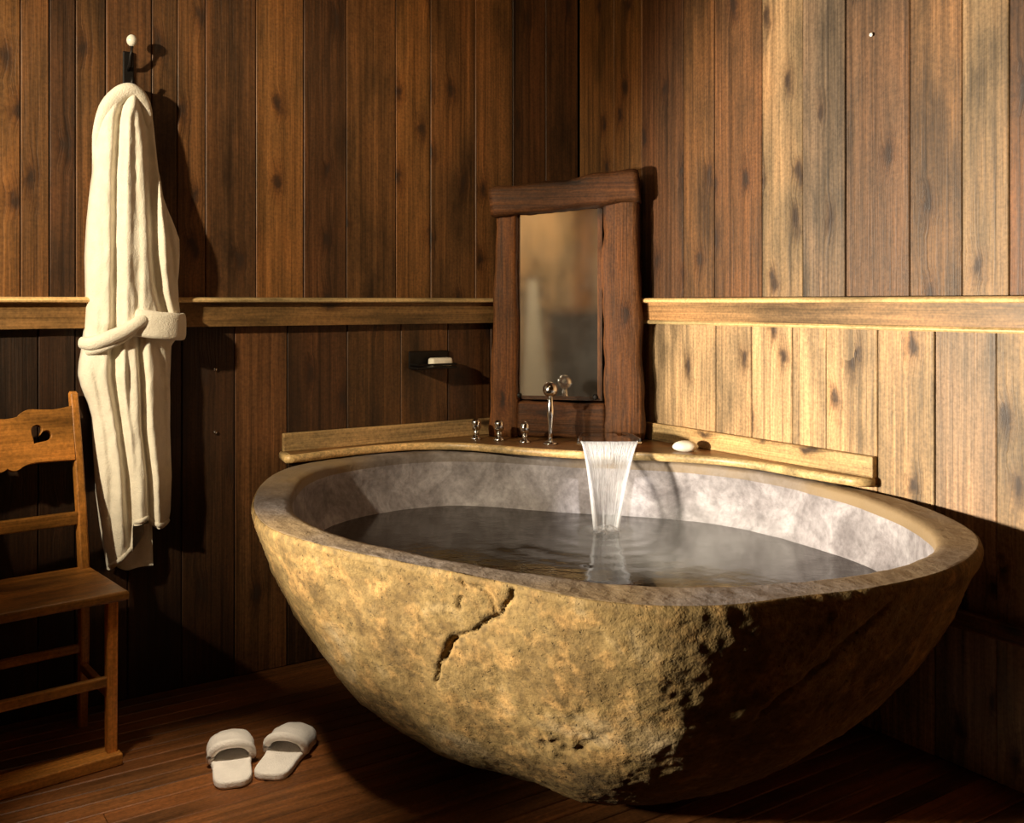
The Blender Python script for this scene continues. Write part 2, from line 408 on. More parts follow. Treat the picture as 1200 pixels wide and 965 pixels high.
THV = np.tile(TH, nr)
JIT = np.array([.008*noise.noise(Vector(p)*26)+.004*noise.noise(Vector(p)*70) for p in V]); JIT2 = np.roll(JIT, NTH*9)
for pts, wd, dep in CRACKS:
    best = np.full(len(V), 9.0); m_ = KV == 0
    for (a0, z0), (a1, z1) in zip(pts[:-1], pts[1:]):
        u = (THV-a0)*.75+JIT; w_ = V[:, 2]-z0+JIT2; du, dw = (a1-a0)*.75, z1-z0
        q = np.clip((u*du+w_*dw)/(du*du+dw*dw+1e-9), 0, 1)
        best = np.minimum(best, np.hypot(u-q*du, w_-q*dw))
    wob = np.array([.55*noise.noise(Vector(p)*42) for p in V[m_ & (best < wd*4)]])
    k_ = np.zeros(len(V)); sel = m_ & (best < wd*4); k_[sel] = np.exp(-(best[sel]/(wd*(1+wob)))**2)
    disp -= dep*k_
dirn = np.where((KV == 1)[:, None], np.array([[0, 0, 1.]]), (V-ctr)/np.linalg.norm(V-ctr, axis=1)[:, None])
dirn[KV == 2] *= 1
V2 = V+dirn*disp[:, None]
V2[:NTH, 2] = 0
V2[:, 2] = np.maximum(V2[:, 2], 0)
faces = grid_faces(NTH, nr, True)
faces.append(tuple(reversed(range(NTH)))); faces.append(tuple((nr-1)*NTH+k for k in range(NTH)))
tub_me = mesh('stone_tub', V2.tolist(), faces)
def stone_outer():
    t = NT('boulder_skin'); tc = t.n('TexCoord'); p = tc.outputs['Object']
    a = t.noise(p, 4.5, 6, .62, .4); b = t.noise(p, 16, 5, .65); c = t.noise(p, 70, 4, .6); e = t.noise(p, 200, 2)
    col = t.ramp(a, [(.28, (.046, .028, .009)), (.43, (.098, .059, .018)), (.57, (.146, .094, .032)), (.74, (.24, .172, .088))])
    col = t.mix(t.math('MULTIPLY', t.ramp(b, [(.5, 0), (.68, 1)]), .5), col, (.36, .20, .065))
    col = t.mix(1, col, t.ramp(c, [(.3, .6), (.5, .95), (.7, 1.2)]), 'MULTIPLY')
    pit = t.ramp(t.noise(p, 95, 3, .5), [(.25, 0), (.36, 1)])
    col = t.mix(1, col, t.ramp(pit, [(0, .45), (1, 1)]), 'MULTIPLY')
    t.set(Base_Color=col, Roughness=.85, Specular_IOR_Level=.25)
    h = t.math('ADD', t.math('ADD', t.math('MULTIPLY', b, .9), t.math('MULTIPLY', c, .7)), t.math('ADD', t.math('MULTIPLY', pit, .45), t.math('MULTIPLY', e, .25)))
    t.bump(h, .62, .007); return t.m
def stone_inner(name, k, tan=None):
    t = NT(name); tc = t.n('TexCoord'); p = tc.outputs['Object']
    a = t.noise(p, 7, 7, .66, .7); c = t.noise(p, 60, 4, .6)
    col = t.ramp(a, [(.28, mul((.105, .090, .092), k)), (.46, mul((.21, .187, .192), k)), (.6, mul((.32, .292, .30), k)), (.75, mul((.46, .43, .44), k))])
    col = t.mix(1, col, t.ramp(c, [(.3, .75), (.6, 1.08)]), 'MULTIPLY')
    if tan: col = t.mix(t.ramp(t.noise(p, 1.6, 3), [(.40, .2), (.58, .95)]), col, tan)
    t.set(Base_Color=col, Roughness=.6, Specular_IOR_Level=.4)
    t.bump(t.math('ADD', c, t.math('MULTIPLY', a, .6)), .5, .004); return t.m
for m in (stone_outer(), stone_inner('sawn_rim_stone', .70, (.27, .185, .095)), stone_inner('bath_inside_stone', 1.15)): tub_me.materials.append(m)
mi = []
for j in range(nr-1): mi += [min(2, kinds[j+1] if kinds[j] == 0 else kinds[j])]*NTH
mi += [0, 2]; tub_me.polygons.foreach_set('material_index', mi)
tag(link('stone_bathtub', tub_me, smooth=True), 'huge bathtub hollowed out of a tan boulder with grey sawn rim', 'bathtub')

# bath water with a few ripples
NR = 70; rw = inner_r(np.full(NTH, ZW))+.004
sub = range(0, NTH, 3); v = [(TC[0], TC[1], ZW)]; HIT = Vector((.285, 2.985))
for j in range(1, NR+1):
    for k in sub:
        r = rw[k]*j/NR; x, y = TC[0]+r*math.cos(TH[k]), TC[1]+r*math.sin(TH[k])
        dd = math.hypot(x-HIT.x, y-HIT.y)
        v.append((x, y, ZW+  .0010*math.sin(dd*75)*math.exp(-dd*4)*min(1, dd*8)+.0012*noise.noise(Vector((x*9, y*9, 3)))))
ns = len(list(sub)); f = [(0, 1+i, 1+(i+1) % ns) for i in range(ns)]
f += grid_faces(ns, NR, True, 1)
t = NT('bath_water'); t.set(Base_Color=(.045, .036, .030, 1), Roughness=.10, Specular_IOR_Level=.5, IOR=1.33)
tcw = t.n('TexCoord'); t.bump(t.noise(tcw.outputs['Object'], 22, 3), .12, .01)
tag(link('bath_water', mesh('bath_water', v, f), t.m, smooth=True), 'dark still bath water filling the stone tub', 'water')

# ------------------------------------------------------------------ corner ledge behind the tub
ZD = .71
led = tag(empty('corner_ledge', (C.x, C.y, ZD)), 'wooden corner ledge with back rails carrying the taps behind the tub', 'ledge')
front = [(-.715, 3.135), (-.66, 3.185), (-.56, 3.285), (-.45, 3.365), (-.32, 3.425), (-.155, 3.41), (.043, 3.305), (.183, 3.243), (.32, 3.205), (.459, 3.185), (.64, 3.115), (.765, 3.01), (.87, 2.86), (.96, 2.745)]
fr = [(p.x, p.y) for p in catmull([Vector((a, b, 0)) for a, b in front], 6)]
sl_e, sr_e = s_left(330), s_right(1028)
pl = C+A*sl_e; pr = C+B*sr_e
pl2 = pl+N_L*.001; pr2 = pr+N_R*.001; cc = C+N_L*.001+N_R*.001
poly = [(pl2.x, pl2.y)]+fr+[(pr2.x, pr2.y), (cc.x, cc.y)]
loc = lambda P: [(a-C.x, b-C.y) for a, b in P]
link('ledge_top', prism('ledge_top', loc(poly), -.022, 0), M_LEDGE, led)
# rounded pale nosing along the front
nos = [(pl.x-C.x+N_L.x*.012, pl.y-C.y+N_L.y*.012, -.0115)]+[(a, b, -.0115) for a, b in loc(fr)]+[(pr.x-C.x+N_R.x*.012, pr.y-C.y+N_R.y*.012, -.0115)]
link('front_nosing', tube('front_nosing', nos, .0135, 12, .7), M_EDGE, led, smooth=True)
link('back_rail', boxm('back_rail', .10, sl_e, .001, .021, .0, .060, .003), M_BACK, led, (0, 0, 0), AL)
link('back_rail', boxm('back_rail', -sr_e, -.10, .001, .021, .0, .060, .003), M_BACK, led, (0, 0, 0), AR)

# ------------------------------------------------------------------ mirror standing across the corner
MC = Vector((.187, 3.56, ZD)); MX = Vector((math.cos(-.21), math.sin(-.21), 0)); 
mir = tag(empty('mirror', MC, -.21), 'tall mirror in a rough dark timber frame standing across the corner', 'mirror')
def timber(name, p0, p1, w0, w1, d, seed, mat, rough=.006):
    """hewn timber between two points; local x across, z up, y depth"""
    p0, p1 = Vector(p0), Vector(p1); ax = (p1-p0).normalized(); side = Vector((ax.z, 0, -ax.x)); n = 20; m = 34; v = []
    for j in range(m):
        t_ = j/(m-1); q = p0.lerp(p1, t_); w_ = w0+(w1-w0)*t_
        e = 1-(.06 if j in (0, m-1) else 0)
        for k in range(n):
            a = 2*math.pi*k/n; c, s = math.cos(a), math.sin(a)
            c = math.copysign(abs(c)**.42, c); s = math.copysign(abs(s)**.42, s)
            pt = q+side*(c*w_/2*e)+Vector((0, 1, 0))*(s*d/2*e)
            nz = noise.noise(pt*9+Vector((seed, seed*2, 0)))*1.0+.5*noise.noise(pt*28+Vector((seed, 0, 5)))
            v.append(pt+(side*c+Vector((0, 1, 0))*s*.6)*(nz*rough))
    f = grid_faces(n, m, True)+[tuple(reversed(range(n))), tuple((m-1)*n+k for k in range(n))]
    return link(name, mesh(name, v, f), mat, mir, smooth=True)
timber('frame_post', (-.218, 0, .002), (-.205, 0, .87), .115, .075, .075, 3, M_FRAMEV)
timber('frame_post', (.222, 0, .002), (.208, 0, .90), .150, .125, .080, 11, M_FRAMEV, .009)
timber('frame_beam', (-.262, -.012, .855), (.275, -.012, .905), .105, .125, .105, 23, M_FRAMEH, .009)
timber('frame_beam', (-.165, .002, .066), (.155, .002, .066), .128, .128, .070, 31, M_FRAMEH)
# glass with bevelled border
gx0, gx1, gz0, gz1 = -.172, .141, .137, .842
bv = .015
v = [(gx0, -.004, gz0), (gx1, -.004, gz0), (gx1, -.004, gz1), (gx0, -.004, gz1), (gx0+bv, -.016, gz0+bv), (gx1-bv, -.016, gz0+bv), (gx1-bv, -.016, gz1-bv), (gx0+bv, -.016, gz1-bv)]
v += [(a, .01, c) for a, b, c in v[:4]]
f = [(4, 5, 6, 7), (0, 1, 5, 4), (1, 2, 6, 5), (2, 3, 7, 6), (3, 0, 4, 7), (11, 10, 9, 8), (0, 8, 9, 1), (1, 9, 10, 2), (2, 10, 11, 3), (3, 11, 8, 0)]
t = NT('steamed_mirror'); tc = t.n('TexCoord'); nz = t.noise(tc.outputs['Object'], 9, 4)
gl = t.n('BsdfGlossy'); gl.inputs['Color'].default_value = (.86, .84, .80, 1); gl.inputs['Roughness'].default_value = .06
df = t.n('BsdfDiffuse'); df.inputs['Color'].default_value = (.62, .57, .50, 1)
mx = t.n('MixShader'); t.l(t.ramp(nz, [(.3, .03), (.7, .09)]), mx.inputs[0]); t.l(gl.outputs[0], mx.inputs[1]); t.l(df.outputs[0], mx.inputs[2])
t.l(mx.outputs[0], t.t.nodes['Material Output'].inputs[0])
link('mirror_glass', mesh('mirror_glass', v, f), t.m, mir)
for x in (gx0+.010, gx1-.022):
    link('glass_clip', lathe('glass_clip', [(.0, -.004), (.010, -.004), (.011, .004), (.007, .009), (.0, .010)], 14), M_IRON, mir, (x, -.016, gz0+.014)).rotation_euler = (math.pi/2, 0, 0)

# ------------------------------------------------------------------ taps, spout, stream, soap
kn = [(0, 0), (.020, 0), (.021, .004), (.014, .010), (.0105, .016), (.0105, .030), (.015, .036), (.0165, .044), (.0165, .062), (.013, .070), (.006, .074), (0, .0745)]
kg = 'chrome tap knobs on the ledge'
for i, (px, py, lab) in enumerate(((558, 515, 'small chrome tap knob on the ledge, farthest from the tall lever'), (585, 516.5, 'small chrome tap knob on the ledge, between two other knobs'), (615, 519, 'small chrome tap knob on the ledge, next to the tall lever'))):
    Y = (EYE-ZD)*FPX/(py-HOR); e = tag(empty('bath_tap', ((px-600)/FPX*Y, Y, ZD)), lab, 'tap', kg)
    link('escutcheon', lathe('escutcheon', kn[:5], 24), M_CHROME, e, smooth=True)
    link('stem', lathe('stem', [(0, .012), (.0105, .012), (.0095, .022), (.0105, .032), (0, .032)], 20), M_CHROME, e, smooth=True)
    link('handle', lathe('handle', [(0, .030)]+kn[6:], 24), M_CHROME, e, smooth=True)
Y = (EYE-ZD)*FPX/(521-HOR); lv = tag(empty('tap_lever', (45/FPX*Y, Y, ZD)), 'tall chrome tap lever with a round ball knob', 'tap')
link('escutcheon', lathe('escutcheon', [(0, 0), (.026, 0), (.027, .005), (.018, .010), (.009, .014), (0, .014)]), M_CHROME, lv, smooth=True)
link('lever_arm', lathe('lever_arm', [(0, .01), (.009, .01), (.0075, .04), (.0085, .05), (.0075, .06), (.012, .10), (.0125, .12), (.010, .145), (.008, .172), (0, .173)], 20), M_CHROME, lv, smooth=True)
link('ball_knob', lathe('ball_knob', [(max(.0001, .027*math.sin(a)), .190-.027*math.cos(a)) for a in np.linspace(0, math.pi, 16)], 26), M_CHROME, lv, smooth=True)
# wide open channel spout
sp = tag(empty('waterfall_spout', (.318, 3.34, ZD)), 'wide chrome trough spout pouring a sheet of water', 'spout')
def trough(name):
    st = [(.12, .062, .0), (.05, .075, .026), (-.05, .088, .033), (-.135, .103, .030)]    # y, half width, floor height
    th, wl = .004, .016; sec = lambda w_, z_: [(-w_, z_), (w_, z_), (w_, z_+wl), (w_-th, z_+wl), (w_-th, z_+th), (-w_+th, z_+th), (-w_+th, z_+wl), (-w_, z_+wl)]
    v = []
    for y_, w_, z_ in st: v += [(a, y_, b) for a, b in sec(w_, z_)]
    f = []
    for j in range(len(st)-1):
        for i in range(8): f.append((j*8+i, j*8+(i+1) % 8, (j+1)*8+(i+1) % 8, (j+1)*8+i))
    f += [tuple(range(8))[::-1], tuple(range((len(st)-1)*8, len(st)*8))]
    me = mesh(name, v, f); bm = bmesh.new(); bm.from_mesh(me); bmesh.ops.recalc_face_normals(bm, faces=bm.faces[:]); bm.to_mesh(me); bm.free(); return me
link('trough', trough('trough'), M_CHROME, sp)
link('pedestal', boxm('pedestal', -.05, .05, -.02, .115, .0, .030, .004), M_CHROME, sp)
link('lip', tube('lip', [(-.106, -.137, .031), (0, -.138, .031), (.106, -.137, .031)], .0045, 10), M_CHROME, sp, smooth=True)
# falling sheet
def stream_pt(u, q):
    """u across -1..1, q 0 lip .. 1 water"""
    z = ZD+.036-(ZD+.036-ZW)*q**1.6*.98 - .0*q
    y = 3.34-.134-.20*q**.8
    xc = .318-.030*q; hw = .094*(1-q)+.034*q
    return xc+u*hw, y, z
nu, nv = 40, 70; v = []
for j in range(nv):
    q = j/(nv-1)
    for i in range(nu):
        u = -1+2*i/(nu-1); x, y, z = stream_pt(u, q)
        y += .010*noise.noise(Vector((u*4, q*2.2, 1)))*q-.016*(abs(u)**4)*q
        v.append((x, y-.002, z))
f = grid_faces(nu, nv)
me = mesh('water_stream', v, f)
uv = me.uv_layers.new(name='flow')
for lp in me.loops:
    i, j = lp.vertex_index % nu, lp.vertex_index//nu; uv.data[lp.index].uv = (i/(nu-1), j/(nv-1))
def water_sheet(name, dens):
    t = NT(name); uvn = t.n('UVMap', uv_map='flow'); sx = t.n('SeparateXYZ'); t.l(uvn.outputs[0], sx.inputs[0])
    st = t.noise(t.vmath('MULTIPLY', uvn.outputs[0], (16, 1.6, 1)), 1, 5, .6, .3)
    edge = t.math('POWER', t.math('ABSOLUTE', t.math('SUBTRACT', t.math('MULTIPLY', sx.outputs[0], 2), 1)), 3)
    top = t.ramp(sx.outputs[1], [(.0, .5), (.04, 1), (.24, 1), (.42, .10), (.85, .10), (1, .7)])
    a = t.math('ADD', t.math('MULTIPLY', t.ramp(st, [(.35, .05), (.7, .55)]), .6), t.math('ADD', t.math('MULTIPLY', edge, .55), t.math('MULTIPLY', top, .95)))
    a = t.math('MULTIPLY', t.math('MINIMUM', a, 1), dens)
    pr = t.b; t.set(Base_Color=(.96, .96, .97, 1), Roughness=.35, Specular_IOR_Level=.5)
    t.bump(t.noise(t.vmath('MULTIPLY', uvn.outputs[0], (30, 5, 1)), 1, 4, .6, .5), 1.0, .02)
    tl = t.n('BsdfTranslucent'); tl.inputs[0].default_value = (.9, .9, .92, 1)
    m1 = t.n('MixShader'); m1.inputs[0].default_value = .4; t.l(pr.outputs[0], m1.inputs[1]); t.l(tl.outputs[0], m1.inputs[2])
    tr = t.n('BsdfTransparent'); m2 = t.n('MixShader'); t.val(m2.inputs[0], a); t.l(tr.outputs[0], m2.inputs[1]); t.l(m1.outputs[0], m2.inputs[2])
    t.l(m2.outputs[0], t.t.nodes['Material Output'].inputs[0]); return t.m
so = tag(link('water_stream', me, water_sheet('falling_water', 1.0), smooth=True), 'white sheet of water falling from the spout into the tub', 'water')
# thicker ropes of water along both edges of the sheet
for s_ in (-1, 1):
    P = [stream_pt(s_*.97, q) for q in np.linspace(0, 1, 26)]
    rm = tube('stream_edge', [(x, y-.004-.010*q, z) for (x, y, z), q in zip(P, np.linspace(0, 1, 26))], [.003+.004*q for q in np.linspace(0, 1, 26)], 10)
    ul_ = rm.uv_layers.new(name='flow')
    for lp in rm.loops: ul_.data[lp.index].uv = (.86, .40+.45*(lp.vertex_index//10)/25)
    link('stream_edge', rm, so.data.materials[0], so, smooth=True)
# foam where it lands
v = []; f = []; nu2, nv2 = 40, 14; me2 = None
for j in range(nv2):
    r = j/(nv2-1)
    for i in range(nu2):
        a = 2*math.pi*i/nu2
        x = .288+.085*r*math.cos(a); y = 3.0+.10*r*math.sin(a)
        v.append((x, y, ZW+.002+.020*(1-r)**1.5*(1+.6*noise.noise(Vector((x*60, y*60, 0))))))
foam = mesh('foam', v, grid_faces(nu2, nv2, True)); fu = foam.uv_layers.new(name='flow')
for lp in foam.loops: fu.data[lp.index].uv = ((lp.vertex_index % nu2)/nu2, (lp.vertex_index//nu2)/(nv2-1))
t = NT('foam'); uvn = t.n('UVMap', uv_map='flow'); sx = t.n('SeparateXYZ'); t.l(uvn.outputs[0], sx.inputs[0]); tc = t.n('TexCoord')
a = t.math('MULTIPLY', t.ramp(sx.outputs[1], [(0, .8), (.5, .35), (1, 0)]), t.ramp(t.noise(tc.outputs['Object'], 45, 4), [(.35, .2), (.65, 1)]))
t.set(Base_Color=(.85, .86, .9, 1), Roughness=.6, Alpha=a)
link('foam', foam, t.m, so, smooth=True)
# soap on the ledge
def pebble(name, a, b, c, seed):
    bm = bmesh.new(); bmesh.ops.create_icosphere(bm, subdivisions=4, radius=1)
    for q in bm.verts:
        k = 1+.05*noise.noise(q.co*1.4+Vector((seed, 0, 0)))
        q.co = Vector((q.co.x*a*k, q.co.y*b*k, max(-c*.86, q.co.z*c*k)+c*.86))
    me = bpy.data.meshes.new(name); bm.to_mesh(me); bm.free(); return me
Y = (EYE-ZD)*FPX/(529-HOR)
tag(link('soap', pebble('soap', .042, .030, .019, 2), M_SOAP, None, (203/FPX*Y, Y, ZD), .1, True), 'white oval soap lying on the wooden ledge', 'soap')

# ------------------------------------------------------------------ small iron holder on the left wall
sh = s_left(503); P0 = C+A*sh
hd = tag(empty('soap_holder', (P0.x, P0.y, .965), AL), 'small dark iron soap holder fixed under the left ledge rail', 'holder')
link('back_plate', boxm('back_plate', -.075, .085, .0, .010, .0, .062, .003), M_IRON, hd)
link('tray', boxm('tray', -.075, .085, .0095, .075, .0, .008, .002), M_IRON, hd)
link('tray_rim', tube('tray_rim', [(-.072, .012, .016), (-.072, .072, .016), (.082, .072, .016), (.082, .012, .016)], .0035, 8), M_IRON, hd)
q = P0+N_L*.047-A*.02
tag(link('soap_bar', boxm('soap_bar', -.042, .042, -.020, .020, .0, .030, .009, 3), M_SOAP, None, (q.x, q.y, .9735), AL, True), 'cream bar of soap in the iron wall holder', 'soap')
# nail heads
for (px, py, left, lab) in ((252, 433, 1, 'small steel nail in the dark boards, upper of two'), (252, 507, 1, 'small steel nail in the dark boards, lower of two'), (1022, 41, 0, 'small pale nail head high in the right wall boards')):
    s_ = s_left(px) if left else s_right(px); P1 = C+(A if left else B)*s_; n_ = N_L if left else N_R
    o = tag(link('nail', lathe('nail', [(0, -.012), (.0018, -.012), (.0018, .004), (.0055, .004), (.0055, .0055), (.003, .0075), (0, .008)], 14), M_CHROME if left else M_WHITEC, None, (P1.x, P1.y, EYE+(HOR-py)/FPX*P1.y)), lab, 'nail')
    o.rotation_euler = n_.to_track_quat('Z', 'Y').to_euler()

# ------------------------------------------------------------------ coat hook and bathrobe
hp = on_left(150, 90, 0, 0); hk = tag(empty('coat_hook', hp, AL), 'dark iron coat hook with a white ceramic knob above the robe', 'hook')
link('wall_plate', boxm('wall_plate', -.016, .016, .0, .007, -.06, .075, .003), M_IRON, hk)
link('upper_arm', tube('upper_arm', [(0, .005, .02), (0, .03, .03), (0, .045, .055), (0, .052, .082)], [.006, .006, .0055, .005], 10), M_IRON, hk, smooth=True)
link('lower_arm', tube('lower_arm', [(0, .005, -.03), (0, .03, -.045), (0, .055, -.04), (0, .064, -.015)], [.006, .006, .006, .005], 10), M_IRON, hk, smooth=True)
link('knob', lathe('knob', [(max(.0001, .0155*math.sin(a)), .098-.018*math.cos(a)) for a in np.linspace(0, math.pi, 14)], 20), M_WHITEC, hk, (0, .053, 0), 0, True)

LC = [(96,149),(100,138),(106,129),(120,121),(150,114),(180,111),(200,111),(230,107),(260,104),(300,102),(350,103),(385,101),(410,98),(425,95),(440,94),(455,98),(475,106),(490,110),(530,112),(580,115),(620,120),(650,125),(672,129)]
RC = [(96,150),(100,158),(108,168),(120,176),(135,181),(160,184),(200,188),(230,195),(250,201),(265,207),(280,213),(300,213),(330,211),(350,212),(370,214),(395,212),(405,204),(450,202),(500,202),(560,204),(600,203),(620,199),(680,199)]
def hem(phi):
    if phi < .40: return 672-26*(phi/.40)
    if phi < .44: return 646-(phi-.40)/.04*30
    if phi < .64: return 616-8*(phi-.44)/.2
    if phi < .68: return 608+(phi-.64)/.04*5
    return 613+6*math.sin((phi-.68)/.32*math.pi)
GROOVES = [  # (px as a function of py), depth m, width px
    ([(110,146),(140,139),(200,135),(300,133),(370,133),(440,131),(500,140),(560,148),(616,151)], .034, 6.0, 112, 640),
    ([(120,168),(160,174),(200,177),(300,178),(340,183),(372,192)], .036, 7.0, 118, 380),
    ([(400,161),(450,164),(500,166),(560,173),(620,176)], .034, 4.0, 395, 640),
    ([(120,153),(200,155),(300,157),(380,158)], .006, 5, 120, 385),
    ([(200,122),(300,119),(380,117)], .004, 6, 190, 390),
    ([(220,192),(280,196),(300,200),(330,204)], .016, 4, 225, 345),
    ([(410,183),(440,188),(520,192)], .010, 6, 405, 560),
    ([(420,146),(480,149),(540,156)], .010, 4, 410, 600),
    ([(440,112),(500,124),(560,130)], .012, 5, 430, 620)]
BULGE = [(96,.040),(110,.062),(150,.080),(250,.095),(300,.105),(380,.098),(392,.080),(430,.092),(520,.086),(620,.078),(680,.07)]
def robe_front(px, py, phi):
    d = .018+lerp_tab(BULGE, py)*max(0, 1-(2*phi-1)**2)**.42
    for tab, dep, wd, y0, y1 in GROOVES:
        if y0-25 < py < y1+25:
            gx = lerp_tab([(b, a) for b, a in tab], py)
            k = min(1, max(0, (py-y0+25)/50), 1)*min(1, max(0, (y1+25-py)/50))
            d -= dep*k*math.exp(-((px-gx)/wd)**2)
            d += dep*.25*k*math.exp(-((px-gx-9)/6)**2)
    d += .0035*noise.noise(Vector((px*.09, py*.02, 0)))+.002*noise.noise(Vector((px*.2, py*.06, 4)))
    return max(.012, d)
robe = tag(empty('bathrobe', (hp.x, hp.y, hp.z)), 'cream terry bathrobe hanging on the coat hook with belt round it', 'bathrobe')
def rel(p): return p-Vector((hp.x, hp.y, hp.z))
nf, nb, nrow = 110, 16, 190; v = []
for j in range(nrow):
    q = j/(nrow-1)
    for i in range(nf+nb):
        if i < nf:
            phi = .5-.5*math.cos(math.pi*i/(nf-1)) if False else i/(nf-1)
            phi = .5+(phi-.5)*(1+.0)
        else: phi = 1-(i-nf+1)/(nb+1)
        y0 = 96.5; y1 = hem(phi); py = y0+(y1-y0)*(q**1.15)
        L_, R_ = lerp_tab(LC, py), lerp_tab(RC, py)
        px = L_+(R_-L_)*phi
        d = robe_front(px, py, phi) if i < nf else .012
        if j == nrow-1 and i < nf: d -= .006
        v.append(rel(on_left(px, py, d)))
n_ = nf+nb; f = grid_faces(n_, nrow, True)+[tuple(range(n_)), tuple((nrow-1)*n_+k for k in reversed(range(n_)))]
bm_me = mesh('robe_body', v, f)
link('robe_body', bm_me, M_TERRY, robe, smooth=True)
def robe_tube(name, pts, rad, flat=1.0, n=14):
    cp = catmull([rel(on_left(a, b, d)) for a, b, d in pts], 8); m = len(cp)
    rr = [float(np.interp(i/(m-1), np.linspace(0, 1, len(rad)), rad)) for i in range(m)]
    return link(name, tube(name, cp, rr, n, .85, True, N_L, flat), M_TERRY, robe, smooth=True)
robe_tube('collar', [(115,205,.018),(118,158,.034),(126,128,.048),(139,112,.056),(152,107,.058),(165,115,.054),(174,132,.044),(181,172,.022)], [.006,.019,.024,.025,.025,.022,.015,.004], 1.0)
robe_tube('belt', [(98,402,.050),(108,402,.085),(122,396,.112),(140,388,.122),(156,378,.124),(164,374,.120)], [.018,.021,.021,.020,.019,.016])
robe_tube('belt', [(103,412,.060),(115,408,.092),(130,401,.110),(146,392,.112),(158,385,.112)], [.012,.014,.014,.013,.010])
# broad folded flap of the belt
cp = [rel(on_left(a, b, d)) for a, b, d in ((154,378,.108),(165,379,.120),(178,381,.124),(192,382,.121),(203,383,.108),(211,383,.080),(214,382,.050))]
cp = catmull(cp, 6)
link('belt_flap', tube('belt_flap', cp, [.034]+[.041]*(len(cp)-3)+[.039, .032], 18, .6, True, Vector((0, 0, 1)), .30), M_TERRY, robe, smooth=True)
# inner back panel showing below the hem, and stitched hems
v = []; nu, nv = 24, 12
for sgn in (0, 1):
    for j in range(nv):
        for i in range(nu):
            a, b = i/(nu-1), j/(nv-1)
            px = 140+42*a-4*(1-b)*(a-.5); py = 590+(668-590)*b+3*math.sin(a*5)
            v.append(rel(on_left(px, py, (.030 if sgn else .020)+.008*math.sin(a*9))))
f = [tuple(reversed(q)) for q in grid_faces(nu, nv)]+grid_faces(nu, nv, False, nu*nv)
m_ = nu*nv
for i in range(nu-1): f += [((nv-1)*nu+i, (nv-1)*nu+i+1, m_+(nv-1)*nu+i+1, m_+(nv-1)*nu+i), (i+1, i, m_+i, m_+i+1)]
for j in range(nv-1): f += [(j*nu, (j+1)*nu, m_+(j+1)*nu, m_+j*nu), ((j+1)*nu+nu-1, j*nu+nu-1, m_+j*nu+nu-1, m_+(j+1)*nu+nu-1)]
link('back_panel', mesh('back_panel', v, f), M_TERRY, robe, smooth=True)
for lo, hi in ((.03, .385), (.46, .62), (.70, .96)):
    pts = []
    for phi in np.linspace(lo, hi, 7):
        py = hem(phi)-5; L_, R_ = lerp_tab(LC, py), lerp_tab(RC, py); px = L_+(R_-L_)*phi
        pts.append((px, py, robe_front(px, py, phi)-.003))
    robe_tube('hem', pts, [.006, .0075, .0075, .006], 1, 10)

# ------------------------------------------------------------------ pine chair with heart cut-outs
ch = tag(empty('chair', (-1.264, 2.544, 0), math.atan2(.64, .77)), 'pine chair with heart cut-outs in its scalloped back board', 'chair')
def rail(name, p0, p1, w_, h_, mat):
    p0, p1 = Vector(p0), Vector(p1); me = boxm(name, -(p1-p0).length/2, (p1-p0).length/2, -w_/2, w_/2, -h_/2, h_/2, min(w_, h_)*.18)
    o = link(name, me, mat, ch, (p0+p1)/2); o.rotation_euler = (p1-p0).to_track_quat('X', 'Z').to_euler(); return o
def post(name, pts, wx, wy):
    n = 12; v = []
    for (x, y, z, k) in pts:
        for i in range(n):
            a = 2*math.pi*(i+.5)/n; c, s = math.cos(a), math.sin(a); c = math.copysign(abs(c)**.35, c); s = math.copysign(abs(s)**.35, s)
            v.append((x+c*wx/2*k, y+s*wy/2*k, z))
    f = grid_faces(n, len(pts), True)+[tuple(reversed(range(n))), tuple((len(pts)-1)*n+i for i in range(n))]
    return link(name, mesh(name, v, f), M_CHAIRV, ch)
seat = [(-.21, -.165), (.21, -.165), (.205, .15), (.175, .165), (-.175, .165), (-.205, .15)]
link('seat', prism('seat', seat, .425, .45, .006), M_CHAIR, ch)
for s_ in (-1, 1):
    post('leg', [(s_*.175, -.13, .03, 1), (s_*.176, -.13, .427, 1.1)], .026, .030)
    post('back_post', [(s_*.185, .155, .0, .9), (s_*.188, .150, .22, 1), (s_*.188, .150, .45, 1.05), (s_*.188, .178, .62, 1), (s_*.188, .222, .82, .95), (s_*.188, .252, .935, .85), (s_*.188, .254, .941, .6)], .026, .034)
    rail('rung', (s_*.18, -.12, .17), (s_*.185, .145, .17), .018, .024, M_CHAIR)
rail('rung', (-.165, -.13, .215), (.165, -.13, .215), .018, .026, M_CHAIR)
rail('rung', (-.178, .152, .222), (.178, .152, .222), .018, .024, M_CHAIR)
rail('back_rail', (-.177, .170, .588), (.177, .170, .588), .020, .036, M_CHAIR)
link('foot_board', boxm('foot_board', -.195, .195, -.165, -.085, .0, .031, .004), M_CHAIR, ch)
